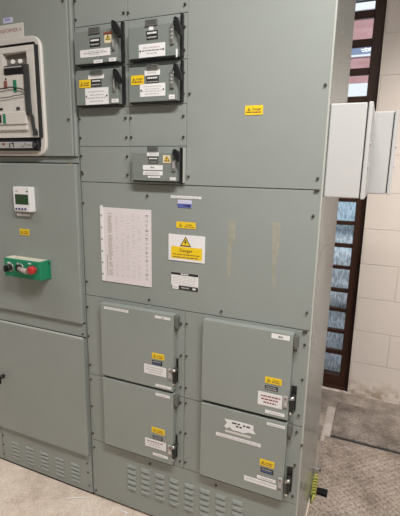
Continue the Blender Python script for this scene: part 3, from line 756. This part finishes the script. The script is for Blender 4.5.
wb = MB().box(WX1, RX1+.2, RY1, RY1+.22, 0, RH, BLOCK).box(RX0-.2, WX0, RY1, RY1+.22, 0, RH, BLOCK).box(WX0, WX1, RY1, RY1+.22, WZ1, RH, BLOCK)
wb.box(WX0, WX1, RY1, RY1+.22, 0, WZ0, BLOCK)
struct(wb.build('wall_back'))
AISLE = block_mat('aisle_block', (.44, .44, .43))
struct(MB().box(RX0-.2, RX0, RY0, RY1, 0, RH, AISLE).build('wall_left'))
struct(MB().box(RX1, RX1+.2, RY0, RY1, 0, RH, AISLE).build('wall_right'))
struct(MB().box(RX0-.2, RX1+.2, RY0-.2, RY0, 0, RH, AISLE).build('wall_front'))

# ---- window
GL = bpy.data.materials.new('window_glass'); GL.use_nodes = True; N, L, B = nodes(GL)
B.inputs['Transmission Weight'].default_value = 1; B.inputs['Roughness'].default_value = .03; B.inputs['IOR'].default_value = 1.2
B.inputs['Base Color'].default_value = (.93, .96, 1, 1)
FG = bpy.data.materials.new('dirty_glass'); FG.use_nodes = True; N, L, B = nodes(FG)
B.inputs['Transmission Weight'].default_value = 1; B.inputs['Roughness'].default_value = .05; B.inputs['IOR'].default_value = 1.3
B.inputs['Base Color'].default_value = (.88, .93, 1, 1)
tc = N.new('ShaderNodeTexCoord'); n = N.new('ShaderNodeTexNoise'); n.inputs['Scale'].default_value = 22; n.inputs['Detail'].default_value = 4
mp = N.new('ShaderNodeMapping'); mp.inputs['Scale'].default_value = (2.2, 1, .7); L.new(tc.outputs['Object'], mp.inputs[0]); L.new(mp.outputs[0], n.inputs[0])
cr = N.new('ShaderNodeValToRGB'); cr.color_ramp.elements[0].position = .36; cr.color_ramp.elements[1].position = .58
cr.color_ramp.elements[0].color = (.40, .42, .43, 1); cr.color_ramp.elements[1].color = (.72, .74, .76, 1)
ng = N.new('ShaderNodeTexNoise'); ng.inputs['Scale'].default_value = 38; ng.inputs['Detail'].default_value = 5; L.new(mp.outputs[0], ng.inputs[0]); L.new(ng.outputs['Fac'], cr.inputs[0]); L.new(cr.outputs[0], B.inputs['Base Color'])
bp = N.new('ShaderNodeBump'); bp.inputs['Strength'].default_value = .9; bp.inputs['Distance'].default_value = .006; L.new(n.outputs['Fac'], bp.inputs['Height']); L.new(bp.outputs[0], B.inputs['Normal'])
YW = 1.575
win = bpy.data.objects.new('window_1', None); COL.objects.link(win); win.location = (.68, YW, 0); win['_o'] = (.68, YW, 0); struct(win)
fr = MB().box(.992, WX1, YW, YW+.07, WZ0, WZ1, FRAME, .003).box(WX0, WX0+.06, YW, YW+.07, WZ0, WZ1, FRAME, .003)
fr.box(WX0+.06, .992, YW, YW+.07, WZ1-.06, WZ1, FRAME).box(WX0+.06, .992, YW, YW+.07, WZ0, .10, FRAME)
fr.box(WX0, WX1, YW-.02, YW+.08, WZ0-.001, WZ0+.02, FRAME)
fr.build('window_frame', win)
bars = [(11.5+3,3.0),(43,3.2),(71.5,3.0),(99.5,3.0),(224,2.0),(247,2.0),(269.5,1.7),(293,1.9),(313,1.9),(335,2.0),(356.5,2.4)]
zb = sorted([(at(360, p, YW+.012)[1], h) for p, h in bars])
zb = zb[:7]+[(zb[6][0]+(zb[7][0]-zb[6][0])*k/5, 2.4) for k in range(1, 5)]+zb[7:]
zs = [z for z, h in zb]
for z, h in zb:
    hh = h*.0068
    MB().box(WX0+.06, .992, YW+.012, YW+.042, z-hh, z+hh, FRAME, .002).build('glazing_bar', win)
edges = [.10]+zs+[WZ1-.06]
for i in range(len(edges)-1):
    a, b2 = edges[i], edges[i+1]
    if b2-a < .06: continue
    MB().box(WX0+.055, .996, YW+.030, YW+.034, a, b2, FG if i < 8 else GL).build('pane', win)

# ================================================================== OUTSIDE
PINK = bpy.data.materials.new('pink_brick'); PINK.use_nodes = True; N, L, B = nodes(PINK)
B.inputs['Roughness'].default_value = .9
tc = N.new('ShaderNodeTexCoord'); mp = N.new('ShaderNodeMapping'); mp.inputs['Rotation'].default_value = (math.radians(-90), 0, 0); L.new(tc.outputs['Object'], mp.inputs[0])
br = N.new('ShaderNodeTexBrick'); br.inputs['Scale'].default_value = 1; br.inputs['Brick Width'].default_value = .23; br.inputs['Row Height'].default_value = .075; br.inputs['Mortar Size'].default_value = .008
br.inputs['Color1'].default_value = (.52, .30, .295, 1); br.inputs['Color2'].default_value = (.42, .215, .21, 1); br.inputs['Mortar'].default_value = (.42, .27, .26, 1)
L.new(mp.outputs[0], br.inputs[0]); L.new(br.outputs['Color'], B.inputs['Base Color'])
PAVE = mat('pale_paving', (.40, .42, .44), .8, noise=.35, nscale=4)
struct(MB().box(-14, 14, RY1+.5, 26, -.25, -.05, PAVE).build('ground'))
BY = 8.0
bd = thing('building', 'pink brick building with pale windows seen through the narrow window', 'building', (0, BY+1.5, -.05))
MB().box(-7, 7, BY, BY+3, 3.30, 4.58, PINK).box(-7, 7, BY+.1, BY+3, -.05, 3.30, PINK).build('wall', bd)
wm = mat('pale_cladding', (.78, .80, .82), .5)
wg = mat('outside_window_glass', (.20, .25, .36), .15)
MB().box(-7, 7, BY-.06, BY+.1, 2.15, 3.28, wm).build('cladding', bd)
MB().box(-7.1, 7.1, BY-.15, BY+3.1, 4.58, 5.4, wm).build('fascia', bd)
for k in range(9):
    x = -4.65+k*1.15
    w = MB().box(x, x+.85, BY-.03, BY+.02, 3.78, 4.08, wm).build('window', bd)
    MB().box(x+.05, x+.80, BY-.035, BY-.03, 3.82, 4.02, wg).build('pane', w)
h = thing('hoarding', 'pale blue hoarding outside low behind the window panes', 'fence', (0, 6.75, -.05))
MB().box(-6, 6, 6.7, 6.8, -.05, 1.25, mat('pale_blue_board', (.52, .68, .80), .6)).build('panel', h)
MB().box(-6, 6, 6.66, 6.70, .28, .36, wm).box(-6, 6, 6.66, 6.70, .02, .12, wm).build('rail', h)
gm = MB()
for k in range(60): gm.box(-3+k*.12, -3+k*.12+.06, 6.67, 6.70, .42, .60, DARK)
gm.build('grille', h)
for y, rr_ in ((3.7, .09), (4.25, .10)):
    tag(MB().cyl((-4, y, -.05+rr_), (4, y, -.05+rr_), rr_, wm, 20).build('pipe', None, (0, y, -.05)), 'white pipe lying outside low behind the window, ' + ('nearer the glass' if y < 4 else 'further from the glass'), 'pipe')
# debris on the floor before the plinth
def strip(pts, w, label):
    mb = MB()
    mb.tube([(x, y, .0035) for x, y in pts], w, WHITE, 6)
    return tag(mb.build('plastic_strip', None, (pts[0][0], pts[0][1], 0)), label, 'scrap')
strip([fl(66,500), fl(72,498.6), fl(80,498), fl(88,499.4)], .0028, 'pale curved sliver lying on concrete before the left plinth')
strip([fl(119,510), fl(124,512.6), fl(129,514.6)], .0028, 'pale short sliver on concrete before the middle plinth')

# ================================================================== LIGHT
def area(name, loc, tgt, sx, sy, power, col=(1, .96, .9), spread=180):
    ld = bpy.data.lights.new(name, 'AREA'); ld.shape = 'RECTANGLE'; ld.size = sx; ld.size_y = sy; ld.energy = power; ld.color = col; ld.spread = math.radians(spread)
    o = bpy.data.objects.new(name, ld); COL.objects.link(o); o.location = loc
    o.rotation_euler = (Vector(tgt)-Vector(loc)).to_track_quat('-Z', 'Y').to_euler()
    return o
area('ceiling_lamp', (1.5, -1.15, 3.0), (1.5, -1.15, 0), 1.5, .2, 86, (1, .985, .965))
area('ceiling_lamp', (-1.5, -.8, 3.0), (-1.5, -.8, 0), 1.3, .10, 15, (1, .985, .965), 95)
area('wall_fill_light', (1.85, .5, 2.9), (1.5, 1.35, 0), .3, .3, 16, (1, .96, .92), 95)  # unseen fill added to brighten the lower block wall
sl = bpy.data.lights.new('sun', 'SUN'); sl.energy = 2.2; sl.angle = .05; sl.color = (1, .95, .88)
so = bpy.data.objects.new('sun', sl); COL.objects.link(so); so.rotation_euler = (math.radians(50), 0, math.radians(25))
wd = bpy.data.worlds.new('world'); SC.world = wd; wd.use_nodes = True
bg = wd.node_tree.nodes['Background']; bg.inputs['Color'].default_value = (.83, .91, 1, 1); bg.inputs['Strength'].default_value = 1.1
SC.view_settings.view_transform = 'Standard'; SC.view_settings.look = 'None'; SC.view_settings.gamma = 1; SC.view_settings.use_curve_mapping = False
SC.view_settings.exposure = 0.0
for o in bpy.data.objects:
    if '_o' in o: del o['_o']
